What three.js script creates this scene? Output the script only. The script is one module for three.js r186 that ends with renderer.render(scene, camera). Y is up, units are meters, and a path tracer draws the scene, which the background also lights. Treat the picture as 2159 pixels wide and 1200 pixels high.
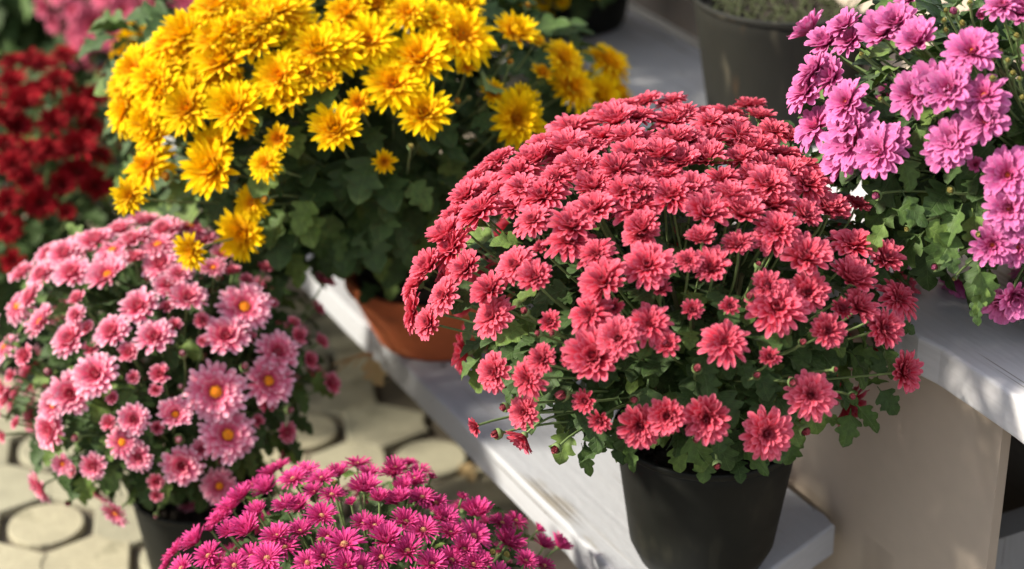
import * as THREE from 'three';
import { mergeGeometries } from 'three/addons/utils/BufferGeometryUtils.js';
import { ImprovedNoise } from 'three/addons/math/ImprovedNoise.js';

// ---------------------------------------------------------------- camera, sky, sun, exposure
const scene = new THREE.Scene();
const camera = new THREE.PerspectiveCamera(15.53, 2159 / 1200, 0.05, 400);
camera.position.set(0, 1.526, 0);
camera.rotation.set(-THREE.MathUtils.degToRad(26), 0, 0);
camera.focus = 2.08;
camera.userData.fStop = 2.6;
scene.add(camera);

const SUN = new THREE.Vector3(-0.79, 0.56, 0.14).normalize();
// thin high haze: pale, a little bluer overhead
const skyTex = (() => {
  const w = 256, h = 128, d = new Float32Array(w * h * 4);
  for (let j = 0; j < h; j++) for (let i = 0; i < w; i++) {
    const el = ((j + 0.5) / h - 0.5) * Math.PI, t = Math.pow(Math.max(0, Math.sin(el)), 0.6), k = (j * w + i) * 4;
    d[k] = 0.58 + (0.43 - 0.58) * t; d[k + 1] = 0.585 + (0.475 - 0.585) * t; d[k + 2] = 0.60 + (0.56 - 0.60) * t; d[k + 3] = 1;
  }
  const t = new THREE.DataTexture(d, w, h, THREE.RGBAFormat, THREE.FloatType); t.mapping = THREE.EquirectangularReflectionMapping; t.magFilter = t.minFilter = THREE.LinearFilter; t.needsUpdate = true; return t;
})();
scene.background = skyTex; scene.environment = skyTex;
const sun = new THREE.DirectionalLight(new THREE.Color(1.0, 0.92, 0.78), 4.5);
sun.position.copy(SUN).multiplyScalar(8).add(new THREE.Vector3(-0.1, 0.3, -2.3));
sun.target.position.set(-0.1, 0.3, -2.3);
sun.castShadow = true; sun.shadow.radius = 11; sun.shadow.mapSize.set(4096, 4096);
Object.assign(sun.shadow.camera, { left: -3, right: 3, top: 3, bottom: -3, near: 0.5, far: 20 });
scene.add(sun, sun.target);

const renderer = new THREE.WebGLRenderer({ antialias: true });
renderer.setSize(1024, 569);
renderer.toneMapping = THREE.LinearToneMapping;
renderer.toneMappingExposure = 2.12;
renderer.shadowMap.enabled = true;

// ---------------------------------------------------------------- helpers
function rng(seed) { let a = seed >>> 0; return () => { a = (a + 0x6D2B79F5) >>> 0; let t = a; t = Math.imul(t ^ (t >>> 15), t | 1); t ^= t + Math.imul(t ^ (t >>> 7), t | 61); return ((t ^ (t >>> 14)) >>> 0) / 4294967296; }; }
const noise = new ImprovedNoise();
const V = (x, y, z) => new THREE.Vector3(x, y, z);
const lerp = (a, b, t) => a + (b - a) * t;
const clamp = (v, a = 0, b = 1) => Math.min(b, Math.max(a, v));
const D2R = Math.PI / 180;
const taken = {};
function numbered(n) { const k = taken[n] = (taken[n] ?? -1) + 1; return k ? `${n}_${String(k).padStart(3, '0')}` : n; }
function thing(name, label, category, pos, group) {
  const g = new THREE.Group(); g.name = numbered(name); g.position.set(...pos);
  g.userData = { label, category }; if (group) g.userData.group = group; scene.add(g); return g;
}
function part(name, geo, mat, parent) { const m = new THREE.Mesh(geo, mat); m.name = name; m.castShadow = m.receiveShadow = true; parent.add(m); return m; }
// fbm over a tile that wraps
function fbm(x, y, z, oct = 4) { let a = 0, f = 1, s = 0.5; for (let i = 0; i < oct; i++) { a += noise.noise(x * f, y * f, z + i * 7.3) * s; f *= 2.03; s *= 0.5; } return a; }
function tex(w, h, fn, srgb = true) {
  const d = new Uint8Array(w * h * 4);
  for (let j = 0; j < h; j++) for (let i = 0; i < w; i++) { const c = fn(i / w, j / h, i, j), k = (j * w + i) * 4; d[k] = clamp(c[0]) * 255; d[k + 1] = clamp(c[1]) * 255; d[k + 2] = clamp(c[2]) * 255; d[k + 3] = 255; }
  const t = new THREE.DataTexture(d, w, h, THREE.RGBAFormat); t.wrapS = t.wrapT = THREE.RepeatWrapping; t.magFilter = THREE.LinearFilter; t.minFilter = THREE.LinearMipmapLinearFilter; t.generateMipmaps = true;
  if (srgb) t.colorSpace = THREE.SRGBColorSpace; t.needsUpdate = true; return t;
}
const mix3 = (a, b, t) => [lerp(a[0], b[0], t), lerp(a[1], b[1], t), lerp(a[2], b[2], t)];
const sm = (a, b, v) => { const t = clamp((v - a) / (b - a)); return t * t * (3 - 2 * t); };

// ---------------------------------------------------------------- materials
// petals: fine veins along the blade, real pigment in vertex colours
const petalGrain = tex(64, 64, (u, v) => { const s = 0.945 + 0.05 * Math.sin(u * 44) + 0.05 * fbm(u * 20, v * 3, 1, 3); return [s, s, s]; });
const petalBump = tex(64, 64, (u, v) => { const s = 0.5 + 0.35 * Math.sin(u * 44) + 0.2 * fbm(u * 20, v * 3, 1, 2); return [s, s, s]; }, false);
const petalMat = new THREE.MeshPhysicalMaterial({ vertexColors: true, map: petalGrain, bumpMap: petalBump, bumpScale: 0.00025, roughness: 0.82, transmission: 0.3, thickness: 0, specularIntensity: 0.12, side: THREE.DoubleSide });
const discMat = new THREE.MeshStandardMaterial({ vertexColors: true, roughness: 0.85 });
const leafVein = (u, v) => { // u across 0..1, v along 0..1
  const x = Math.abs(u - 0.5) * 2, q = (v - x * 0.32) * 7.5, side = Math.abs(q - Math.round(q)) / 7.5;
  return Math.max(1 - sm(0.0, 0.035, x), 0.75 * (1 - sm(0.0, 0.013, side)) * (1 - x * 0.6));
};
function leafTex(base, vein, seed) {
  return tex(256, 256, (u, v) => { const m = fbm(u * 6, v * 6, seed, 4), f = fbm(u * 40, v * 40, seed + 3, 2); const k = 1 + 0.35 * m + 0.16 * f; return mix3(base.map(c => c * k), vein, leafVein(u, v) * 0.55); });
}
const leafBump = tex(256, 256, (u, v) => { const b = 0.6 - 0.5 * leafVein(u, v) + 0.25 * fbm(u * 18, v * 18, 2, 3); return [b, b, b]; }, false);
const leafMat = (base, vein, seed) => new THREE.MeshPhysicalMaterial({ map: leafTex(base, vein, seed), bumpMap: leafBump, bumpScale: 0.0008, roughness: 0.62, transmission: 0.22, thickness: 0, specularIntensity: 0.5, side: THREE.DoubleSide });
const leafMats = [leafMat([0.29, 0.385, 0.175], [0.44, 0.52, 0.31], 1), leafMat([0.225, 0.315, 0.15], [0.36, 0.44, 0.26], 5), leafMat([0.36, 0.45, 0.20], [0.50, 0.57, 0.33], 9)];
const stemMat = new THREE.MeshStandardMaterial({ color: new THREE.Color(0.42, 0.50, 0.30).convertSRGBToLinear(), roughness: 0.7 });
const calyxMat = stemMat;
const barkMat = new THREE.MeshStandardMaterial({ color: new THREE.Color(0.30, 0.31, 0.19).convertSRGBToLinear(), roughness: 0.8 });

// white painted boards with worn, dirty patches; grain along u (u,v in metres)
function paintTex(seed, base, dirt, wear, grey) {
  return tex(1024, 512, (u, v) => {
    const streak = fbm(u * 4, v * 60, seed, 4), patch = fbm(u * 7, v * 7, seed + 11, 5), fine = fbm(u * 60, v * 140, seed + 5, 2), line = fbm(u * 3, v * 150, seed + 21, 2);
    let c = base.map(b => b * (1 + 0.03 * fine + 0.04 * streak));
    c = mix3(c, grey, 0.75 * sm(0.02, 0.5, streak + 0.25 * patch + wear));
    c = mix3(c, dirt, 0.6 * sm(0.16, 0.42, patch + 0.25 * streak + wear * 0.6));
    c = mix3(c, [0.23, 0.2, 0.16], 0.55 * sm(0.30, 0.40, line + 0.25 * patch));
    const spot = fbm(u * 90, v * 45, seed + 31, 2); c = mix3(c, [0.2, 0.18, 0.14], 0.6 * sm(0.40, 0.48, spot));
    return c;
  });
}
const paintBump = tex(1024, 512, (u, v) => { const s = 0.5 + 0.4 * fbm(u * 4, v * 60, 3, 4) + 0.25 * fbm(u * 80, v * 80, 9, 2); return [s, s, s]; }, false);
function paint(seed, base, dirt, wear, grey) { const t = paintTex(seed, base, dirt, wear, grey); t.repeat.set(0.8, 1.6); const b = paintBump.clone(); b.repeat.set(0.8, 1.6); b.needsUpdate = true; return new THREE.MeshStandardMaterial({ map: t, bumpMap: b, bumpScale: 0.0012, roughness: 0.62 }); }
const whiteBoard = paint(3, [0.64, 0.65, 0.67], [0.50, 0.46, 0.39], -0.06, [0.62, 0.62, 0.62]);
const greyBoard = paint(17, [0.80, 0.80, 0.81], [0.48, 0.44, 0.37], 0.0, [0.69, 0.69, 0.69]);
const riserTex = tex(512, 512, (u, v) => { const p = fbm(u * 3, v * 3, 61, 4), f = fbm(u * 50, v * 50, 63, 2), d = fbm(u * 14, v * 2.5, 67, 3); let c = [0.70, 0.645, 0.585].map(b => b * (1 + 0.05 * p + 0.03 * f)); return mix3(c, [0.44, 0.40, 0.35], 0.35 * sm(0.1, 0.5, d + 0.4 * p)); });
const riserBoard = new THREE.MeshStandardMaterial({ map: riserTex, roughness: 0.7 });
const rawBoard = paint(41, [0.44, 0.42, 0.39], [0.28, 0.25, 0.21], 0.05, [0.36, 0.34, 0.32]);

const plasticTex = tex(512, 512, (u, v) => { const d = fbm(u * 8, v * 3, 2, 5), s = fbm(u * 40, v * 6, 8, 3); const k = 1 + 0.25 * d; let c = [0.088 * k, 0.092 * k, 0.08 * k]; c = mix3(c, [0.22, 0.21, 0.17], 0.35 * sm(0.1, 0.45, d + 0.4 * s)); return c; });
const plasticRough = tex(256, 256, (u, v) => { const s = 0.6 + 0.25 * fbm(u * 6, v * 6, 4, 4); return [s, s, s]; }, false);
const plastic = new THREE.MeshPhysicalMaterial({ map: plasticTex, roughnessMap: plasticRough, roughness: 1, specularIntensity: 0.4 });
const dustyTex = tex(512, 512, (u, v) => { const d = fbm(u * 9, v * 3, 12, 5), s = fbm(u * 26, v * 3, 18, 3); const k = 1 + 0.3 * d; let c = [0.14 * k, 0.14 * k, 0.125 * k]; c = mix3(c, [0.33, 0.31, 0.26], 0.7 * sm(0.16, 0.46, s + 0.5 * d)); c = mix3(c, [0.42, 0.28, 0.16], 0.6 * sm(0.26, 0.40, fbm(u * 14, v * 2.2, 33, 3))); return c; });
const dustyPlastic = new THREE.MeshPhysicalMaterial({ map: dustyTex, roughness: 0.65, specularIntensity: 0.4 });
const terraTex = tex(512, 512, (u, v) => { const d = fbm(u * 7, v * 7, 6, 5), f = fbm(u * 60, v * 60, 2, 2), s = fbm(u * 30, v * 4, 9, 3); let c = [0.70, 0.36, 0.19].map(x => x * (1 + 0.18 * d + 0.1 * f)); c = mix3(c, [0.72, 0.56, 0.42], 0.4 * sm(0.15, 0.45, d + 0.3 * s)); return mix3(c, [0.34, 0.22, 0.15], 0.5 * sm(0.2, 0.5, -d + 0.2 * s)); });
const terracotta = new THREE.MeshStandardMaterial({ map: terraTex, bumpMap: terraTex, bumpScale: 0.0008, roughness: 0.82 });
const soilTex = tex(256, 256, (u, v) => { const d = fbm(u * 20, v * 20, 3, 4); const k = 1 + 0.9 * d; return [0.15 * k, 0.12 * k, 0.09 * k]; });
const soilMat = new THREE.MeshStandardMaterial({ map: soilTex, roughness: 0.95 });
const mossMat = new THREE.MeshStandardMaterial({ color: new THREE.Color(0.05, 0.06, 0.022), roughness: 0.95 });
function stoneTex(seed, base) { return tex(512, 512, (u, v) => { const p = fbm(u * 5, v * 5, seed, 5), f = fbm(u * 90, v * 90, seed + 2, 2), g = fbm(u * 30, v * 30, seed + 4, 3); let c = base.map(b => b * (1 + 0.16 * p + 0.16 * f + 0.06 * g)); c = mix3(c, [0.36, 0.35, 0.27], 0.5 * sm(0.12, 0.42, p + 0.2 * g)); return mix3(c, [0.25, 0.22, 0.18], 0.6 * sm(0.40, 0.5, g + 0.2 * f)); }); }
const stoneBump = tex(512, 512, (u, v) => { const s = 0.5 + 0.3 * fbm(u * 60, v * 60, 4, 3) + 0.2 * fbm(u * 10, v * 10, 7, 3); return [s, s, s]; }, false);
const stoneMats = [[11, [0.60, 0.585, 0.50]], [23, [0.57, 0.555, 0.475]], [37, [0.625, 0.60, 0.505]]].map(([s, b]) => { const t = stoneTex(s, b); t.repeat.set(3, 3); const bm = stoneBump.clone(); bm.repeat.set(3, 3); bm.needsUpdate = true; return new THREE.MeshStandardMaterial({ map: t, bumpMap: bm, bumpScale: 0.0015, roughness: 0.9 }); });
const dirtMat = new THREE.MeshStandardMaterial({ map: (() => { const t = stoneTex(51, [0.34, 0.31, 0.26]); t.repeat.set(400, 400); return t; })(), roughness: 0.95 });
const strawMat = new THREE.MeshStandardMaterial({ color: new THREE.Color(0.42, 0.30, 0.14), roughness: 0.8, side: THREE.DoubleSide });
// bloom places in millimetres from each pot's base: x, y, z, width, kind (0 open, 1 young, 2 bud, 3 green bud)
const coralBlooms = [-44,489,-73,49,0,-5,470,-145,48,0,16,490,-56,46,0,-77,491,-9,53,0,-9,490,-15,45,0,23,471,-143,40,0,51,482,-99,37,0,59,487,-48,39,0,78,481,-44,36,0,14,485,-11,24,1,37,489,2,47,0,64,480,-3,40,0,-16,489,31,47,0,-42,488,37,44,0,-72,486,48,51,0,-105,488,55,44,0,-102,492,-63,49,0,-79,493,-73,44,0,-65,478,-155,38,0,-38,479,-155,35,0,-4,483,65,44,0,42,485,40,35,0,79,479,25,47,0,82,474,56,51,0,41,481,76,50,0,44,467,90,55,0,12,469,117,50,0,-22,471,122,49,0,-55,479,95,52,0,-89,469,102,51,0,-84,461,133,40,0,101,454,72,44,0,44,459,134,45,0,-107,481,-119,45,0,-116,489,-29,53,0,-145,468,-107,55,0,-176,476,-45,48,0,-152,481,-18,50,0,-221,454,-53,39,0,-202,465,3,52,0,-249,429,-56,37,0,-236,440,-12,43,0,-180,472,-11,41,0,-144,479,25,52,0,-112,480,46,46,0,-179,460,55,56,0,-242,436,38,56,0,-269,404,-22,41,0,-207,445,48,42,0,-188,450,91,41,0,-130,464,96,57,0,-150,455,114,50,0,-274,403,23,48,0,-271,398,45,52,0,-292,380,52,43,0,-254,395,86,42,0,-278,367,57,28,1,-308,331,-12,49,0,-277,367,91,40,0,-312,310,13,49,0,-294,319,57,38,0,-230,397,136,43,0,-228,373,148,43,0,-206,419,128,43,0,-186,419,156,38,0,-180,429,112,21,1,-153,443,122,50,0,-129,440,148,38,0,-123,427,180,53,0,-195,388,170,12,2,-172,381,176,29,1,-182,372,184,10,2,-169,374,187,10,2,-136,400,195,42,0,-112,401,186,23,1,-132,368,220,61,0,-110,388,221,43,0,-226,328,178,40,0,-180,355,203,33,0,-195,333,202,39,0,-159,317,203,18,2,-139,314,210,30,1,-125,301,225,30,1,-197,291,191,35,0,-198,221,121,39,0,-214,289,178,13,2,-221,225,118,15,2,-245,230,112,26,1,-163,226,148,14,2,-87,297,229,45,0,-63,314,239,42,0,-93,326,228,12,2,-104,283,221,11,2,-154,359,210,22,1,-81,438,169,52,0,-86,454,134,38,0,-68,418,180,26,1,-21,437,171,42,0,-43,445,174,27,0,-29,455,147,33,0,5,450,149,33,0,40,448,136,45,0,70,441,154,54,0,23,435,167,10,2,40,406,193,58,0,71,410,172,45,0,32,420,178,35,0,-40,404,197,26,1,-5,409,200,24,1,14,413,189,12,2,-80,396,207,43,0,-64,379,219,33,1,-10,384,220,46,0,31,369,224,26,1,-36,358,228,13,2,63,375,208,11,2,88,383,199,37,0,74,325,217,48,0,32,293,236,52,0,-26,311,240,51,0,20,350,226,11,2,54,340,221,12,2,73,273,194,15,2,-34,285,231,10,2,-9,235,193,12,2,95,347,209,8,2,115,313,198,10,2,179,304,133,46,0,103,451,73,44,0,122,432,107,51,0,118,411,142,51,0,124,389,159,41,0,170,379,118,46,0,148,369,166,42,0,106,388,162,28,1,135,444,39,31,0,154,418,111,42,0,-131,486,-2,43,0,-47,500,8,45,0,17,488,29,40,0,74,462,107,36,0,-31,492,-83,39,0,-93,495,-10,43,0,-165,474,42,40,0,-224,447,16,38,0,-160,473,-8,43,0,-129,473,65,44,0,-91,494,30,44,0,-33,499,7,42,0,21,496,-14,40,0,28,481,59,42,0,62,480,45,42,0,-198,462,38,42,0,-102,478,87,43,0,-63,495,34,44,0,-34,482,85,43,0,2,478,98,39,0,-133,483,40,42,0,-232,435,-74,39,0,-5,498,-48,41,0,45,477,-144,38,0,-121,460,-144,43,0,-86,475,-154,38,0,-255,434,-2,41,0,-188,469,-17,41,0,-59,483,58,42,0,-84,483,88,36,0];
const yellowBlooms = [-360,393,188,62,0,-313,449,219,65,0,-341,446,186,60,0,-355,424,168,58,0,-325,454,175,62,0,-297,479,187,66,0,-276,490,186,66,0,-258,509,175,66,0,-242,519,174,61,0,-283,470,198,65,0,-262,474,202,66,0,-306,435,236,66,0,-316,409,221,61,0,-321,401,245,51,0,-270,443,233,71,0,-271,426,264,70,0,-238,493,215,71,0,-218,503,214,65,0,-197,493,226,71,0,-229,477,242,70,0,-208,512,180,66,0,-172,520,196,66,0,-158,515,197,66,0,-165,500,222,33,1,-213,434,284,70,0,-202,407,284,28,1,-165,466,265,70,0,-154,446,272,64,0,-136,497,219,65,0,-120,490,246,60,0,-131,469,266,55,0,-312,390,257,54,0,-214,457,249,28,1,-327,345,236,65,0,-333,340,317,45,0,-294,344,272,19,2,-242,365,296,74,0,-240,383,281,60,0,-164,404,303,40,1,-178,380,319,41,0,-215,277,284,65,0,-265,284,344,47,0,-198,329,310,43,0,-179,337,320,14,2,-342,369,218,11,2,-104,487,239,76,0,-65,496,231,66,0,-109,463,271,39,1,-60,520,178,61,0,-91,516,192,56,0,9,508,188,61,0,42,493,199,82,0,-7,479,234,81,0,-35,457,265,71,0,0,429,285,66,0,46,458,222,29,1,41,507,146,57,0,103,480,161,59,0,126,456,119,30,1,77,426,215,39,1,106,401,236,69,0,111,416,209,40,0,-74,439,284,39,1,-100,415,298,65,0,95,454,200,12,2,34,426,250,14,2,48,427,240,9,3,115,489,101,13,2,-46,374,299,33,1,-16,391,298,11,3,162,440,137,53,0,221,392,13,62,0,174,399,117,69,0,229,348,-13,68,0,134,429,158,34,1,207,371,82,55,0,-21,516,192,54,0,-298,459,207,60,0,-246,457,233,64,0,-261,491,185,60,0,-187,512,212,59,0,-131,538,155,65,0,-198,541,145,66,0,-76,544,164,65,0,-23,542,132,66,0,31,532,119,61,0,-250,530,129,61,0,-169,554,96,67,0,-90,563,107,66,0,-15,556,65,67,0];
const pinkBlooms = [-201,439,-17,41,0,-166,460,32,44,0,-191,436,66,45,0,-155,439,114,48,0,-120,481,70,51,0,-110,461,102,28,1,-78,484,82,57,0,-138,485,26,47,0,-118,490,15,47,0,-48,495,64,35,1,-17,492,70,48,0,-36,465,125,51,0,-64,444,148,47,0,-13,444,162,47,0,-115,431,142,50,0,21,473,119,48,0,-88,424,156,26,1,-43,425,167,31,1,-94,441,137,23,1,-108,454,129,29,0,-4,459,120,23,1,7,446,140,23,1,19,424,171,14,2,-210,386,75,41,0,-173,398,123,32,1,-3,480,102,40,0,7,487,83,35,0,-54,498,-39,48,0,-78,498,-13,47,0,-100,502,24,51,0,-76,502,51,46,0,-20,511,15,47,0,-23,507,47,46,0,9,509,-1,45,0,26,496,11,41,0,-54,506,32,47,0,-126,488,7,43,0,-12,498,-62,23,2,83,454,103,62,0,64,435,140,56,0,121,403,120,54,0,36,444,125,25,1,7,488,90,32,0,64,474,57,27,1,98,462,21,24,1,159,401,-68,36,1,110,439,70,20,1,153,385,-24,28,1,141,399,76,27,1,161,366,26,27,1,89,421,120,20,1,39,431,152,17,1,-80,407,183,56,0,-112,379,180,53,0,-142,328,175,50,0,-37,400,181,20,1,-7,405,180,31,1,-11,391,193,20,1,-36,363,210,39,0,10,363,198,44,0,-52,332,208,40,0,-65,354,202,26,1,-12,345,198,20,1,-134,363,176,40,0,-138,391,153,17,2,-208,326,96,38,1,-211,341,97,29,1,-189,314,134,20,1,-219,271,88,24,1,-105,329,193,16,2,14,335,208,16,2,-61,380,192,20,1,-196,362,105,23,1,54,378,173,69,0,68,332,191,64,0,112,378,146,62,0,14,301,209,50,0,51,256,180,43,0,35,315,196,26,0,107,342,139,26,1,97,328,153,20,1,129,326,124,15,2,85,399,154,16,2,127,300,132,32,1,172,310,29,33,1,16,389,182,12,2,55,292,182,15,2,-90,293,197,37,0,-126,293,192,28,0,-176,215,118,44,0,-76,212,171,38,0,-34,314,212,37,0,-18,273,197,25,1,-20,253,195,20,1,-29,205,160,9,2,-140,198,122,11,2,-121,274,172,23,1,133,405,54,22,1,151,358,60,28,1,-242,381,20,46,0,-238,342,43,40,0,-233,295,75,40,0,45,488,73,33,0,51,487,32,31,0,81,466,63,22,1,-165,469,-7,40,0,-174,449,68,39,0];
const magentaBlooms = [-5,373,-9,36,0,-85,363,-45,32,0,-74,361,-63,32,0,-107,338,-111,26,0,-117,333,-105,28,0,-88,364,11,28,0,-73,367,17,31,0,-47,368,37,33,0,-93,355,55,33,0,-68,358,51,30,0,-21,363,81,39,0,41,365,43,31,0,-4,364,46,26,0,18,352,90,28,0,44,357,86,35,0,-58,348,94,28,0,-3,349,105,31,0,-127,348,34,38,0,-146,342,29,27,0,-154,327,-46,38,0,-172,313,-20,20,1,-188,308,-8,37,0,-216,279,-32,33,0,-166,326,48,31,0,-155,320,57,26,0,-134,336,81,26,0,-117,339,-62,33,0,-135,325,-95,30,0,-142,340,-45,33,0,-53,369,-36,30,0,-37,362,-56,30,0,-18,357,-87,32,0,23,363,-58,32,0,-2,370,-41,27,0,35,336,-121,23,0,46,368,-36,27,0,33,374,15,29,0,54,368,4,27,0,22,364,75,36,0,-100,348,85,36,0,-118,340,72,31,0,-198,302,36,32,0,-223,269,-20,22,0,59,361,52,33,0,20,360,62,31,0,70,364,5,27,0,56,370,4,27,0,29,368,10,29,0,80,359,30,31,0,114,352,6,37,0,111,346,41,36,0,148,322,16,39,0,101,345,66,31,0,89,341,79,31,0,69,348,96,31,0,140,336,0,27,0,155,318,-32,25,0,203,273,-52,32,0,185,297,-17,27,0,180,284,-66,23,1,97,351,-24,19,1,111,338,82,26,0,120,336,76,23,0,24,366,-62,28,0,50,359,-68,25,0,45,368,-30,27,0,63,350,-67,17,1,9,367,54,26,0,-44,362,79,12,3,-38,366,-26,10,3,144,319,42,13,3,129,333,57,11,3,-39,371,0,27,0,-59,368,-9,25,0,-18,368,14,20,1,-119,349,3,30,0,-165,321,-32,31,0,-39,359,64,24,0,35,371,-13,25,0,12,375,16,25,0,87,355,49,29,0,-83,350,68,29,0,-41,357,96,29,0,-17,353,107,29,0,-99,337,100,31,0,-60,337,112,31,0,17,343,125,31,0,55,339,116,31,0,-20,339,129,31,0,93,328,100,31,0,-160,315,85,29,0,-129,319,98,29,0,136,321,77,29,0,-197,286,50,27,0,-78,324,132,31,0,37,328,145,31,0,165,315,41,25,0,185,299,26,25,0];
const orchidBlooms = [-302,282,-160,51,0,-296,299,-76,44,0,-281,320,-63,39,0,-277,309,-52,39,0,-252,328,-21,52,0,-225,334,20,47,0,-240,340,-14,43,0,-178,335,49,51,0,-209,300,52,55,0,-231,290,51,47,0,-200,301,66,51,0,-170,301,78,46,0,-168,279,87,46,0,-196,256,81,51,0,-202,243,80,42,0,-311,279,-50,44,0,-319,258,-47,49,0,-296,277,-33,44,0,-287,267,9,48,0,-311,230,-25,53,0,-282,235,28,66,0,-261,234,55,52,0,-282,249,15,52,0,-289,213,23,48,0,-249,241,52,42,0,-148,232,109,50,0,-134,234,105,46,0,-173,234,90,21,1,-129,363,20,46,0,-147,369,18,37,0,-223,354,-43,29,0,-189,356,9,13,2,-163,352,6,14,1,-145,202,119,46,0,-151,155,99,42,0,-129,154,102,42,0,-123,63,47,49,0,-119,91,86,43,0,-135,186,115,42,0,-198,121,76,12,2,-256,186,52,14,2,-193,352,-7,8,3,-182,347,17,10,3,-197,341,18,8,3,-175,365,9,8,3,-135,342,40,10,3,-159,324,53,11,3,-161,313,72,9,3,-141,315,65,9,3,-138,315,79,7,3,-268,304,-17,8,3,-256,277,32,8,3,-135,299,86,9,3,-196,211,98,11,3,-164,164,94,8,3,-228,161,74,9,3,-183,131,76,7,3,-178,108,74,7,3,-113,330,59,44,0,-105,265,111,44,0,-103,209,114,44,0,-74,134,101,45,0,-88,354,34,44,0,-72,302,87,44,0,-151,331,50,8,3,-148,328,67,9,3,-198,348,10,8,3,-167,319,56,8,3];
const redBlooms = [101,517,137,51,0,48,526,71,56,0,43,517,152,50,0,36,535,113,42,0,65,507,203,61,0,133,488,178,55,0,108,485,222,49,0,61,482,229,49,0,83,465,268,53,0,107,460,256,48,0,143,454,233,60,0,66,452,290,48,0,142,427,253,54,0,166,406,251,49,0,99,403,303,51,0,61,411,320,42,0,62,380,339,42,0,158,493,53,45,0,149,487,134,50,0,67,338,353,35,0,134,389,307,29,0,94,524,54,44,0,77,506,157,46,0,150,467,183,46,0,49,469,258,45,0,125,417,280,45,0,13,512,192,52,0,21,457,279,51,0,73,526,97,40,0,169,438,216,39,0,26,398,333,44,0,86,432,300,38,0,43,499,230,45,0];
const pinkbBlooms = [-82,225,217,76,0,-113,203,199,62,0,-58,215,234,54,0,-159,213,170,40,0,-173,237,161,40,0,3,254,235,46,0,-4,209,236,35,0,-117,251,216,39,0,-31,261,245,46,0,-108,171,185,33,0,-145,127,107,29,0,-117,122,115,29,0,16,229,239,32,0,-140,275,196,51,0,-61,285,225,58,0,-1,295,234,50,0,62,279,231,51,0,45,247,226,29,1,70,313,220,58,0,-38,327,216,58,0,20,340,210,58,0];
const orangebBlooms = [-45,121,275,25,0,-20,122,271,25,0,-67,144,286,50,0,-24,153,284,50,0,20,155,278,50,0,63,162,270,50,0,-98,174,310,49,0,-43,201,314,49,0,11,207,315,49,0];
const coralLeaves = [-93,216,112,25,-74,63,35,-43,214,113,17,-75,64,33,-19,216,112,3,-77,64,35,22,214,113,62,-56,54,45,86,197,66,-33,-71,62,36,-149,217,90,-33,-71,62,40,-137,202,97,25,-74,63,36,-130,230,83,-84,-33,43,28,-111,199,98,-91,-19,36,33,130,248,41,49,-65,59,36,142,219,55,-17,-75,64,41,145,224,53,69,-51,52,39,150,239,45,88,47,4,31,169,246,42,17,97,-20,31,169,239,45,56,-61,57,36,106,211,59,96,-5,29,29,135,272,29,91,-19,36,39,92,286,56,74,-45,49,33,-124,257,92,49,-65,59,33,-198,338,53,33,-71,62,33,-140,293,75,-17,-75,64,28,-217,313,65,-49,-65,59,26,-202,304,69,49,-65,59,28,-89,279,104,74,-45,49,33,-65,279,104,-74,-45,49,35,20,279,104,-84,-33,43,37,27,266,110,0,-77,64,30,48,279,104,91,-19,36,33,-42,296,95,49,-65,59,35,1,249,118,-49,-65,59,28,20,245,120,49,-65,59,33,-174,244,99,-96,-5,29,26,-9,279,104,17,-75,64,28,-159,347,49,17,-75,64,28,-88,347,49,0,-77,64,28,20,326,81,62,-56,54,28];
const yellowLeaves = [-164,338,140,34,-74,58,62,-152,298,160,-63,-59,51,62,-98,298,160,49,-68,55,59,-84,282,167,0,-80,61,62,-95,267,174,49,-68,55,68,-44,292,162,0,-80,61,53,-22,298,160,92,-22,32,56,18,323,147,34,-74,58,56,-175,221,197,49,-68,55,53,-124,318,150,0,-80,61,51,-120,249,161,-34,-74,58,57,-149,259,156,-17,-78,60,51,-45,249,161,17,-78,60,51,-18,241,131,34,-74,58,52,-164,246,184,-34,-74,58,51,-186,262,177,0,-80,61,45,-76,210,146,34,-74,58,57,-5,274,149,49,-68,55,51,-128,210,146,0,-80,61,52,-27,354,132,49,-68,55,45,30,338,140,-34,-74,58,45,-186,195,209,17,-78,60,45,58,410,105,49,-68,55,39];
const orchidLeaves = [-235,196,61,49,-68,55,43,-176,184,67,-49,-68,55,45,-167,180,69,17,-78,60,45,-249,171,73,-49,-68,55,40,-244,180,69,92,-22,32,36,-221,253,33,17,-78,60,36,-226,298,11,-34,-74,58,31,-190,208,55,92,-22,32,40,-162,131,93,34,-74,58,40,-153,118,99,-34,-74,58,36,-217,167,75,85,-35,39,36,-180,163,77,-49,-68,55,40,-171,225,47,85,-35,39,36,-135,242,17,85,-35,39,41,-190,147,85,17,-78,60,27,-244,298,11,49,-68,55,36,-208,261,29,49,-68,55,36,-235,225,47,34,-74,58,36,-162,106,105,-17,-78,60,31];
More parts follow.
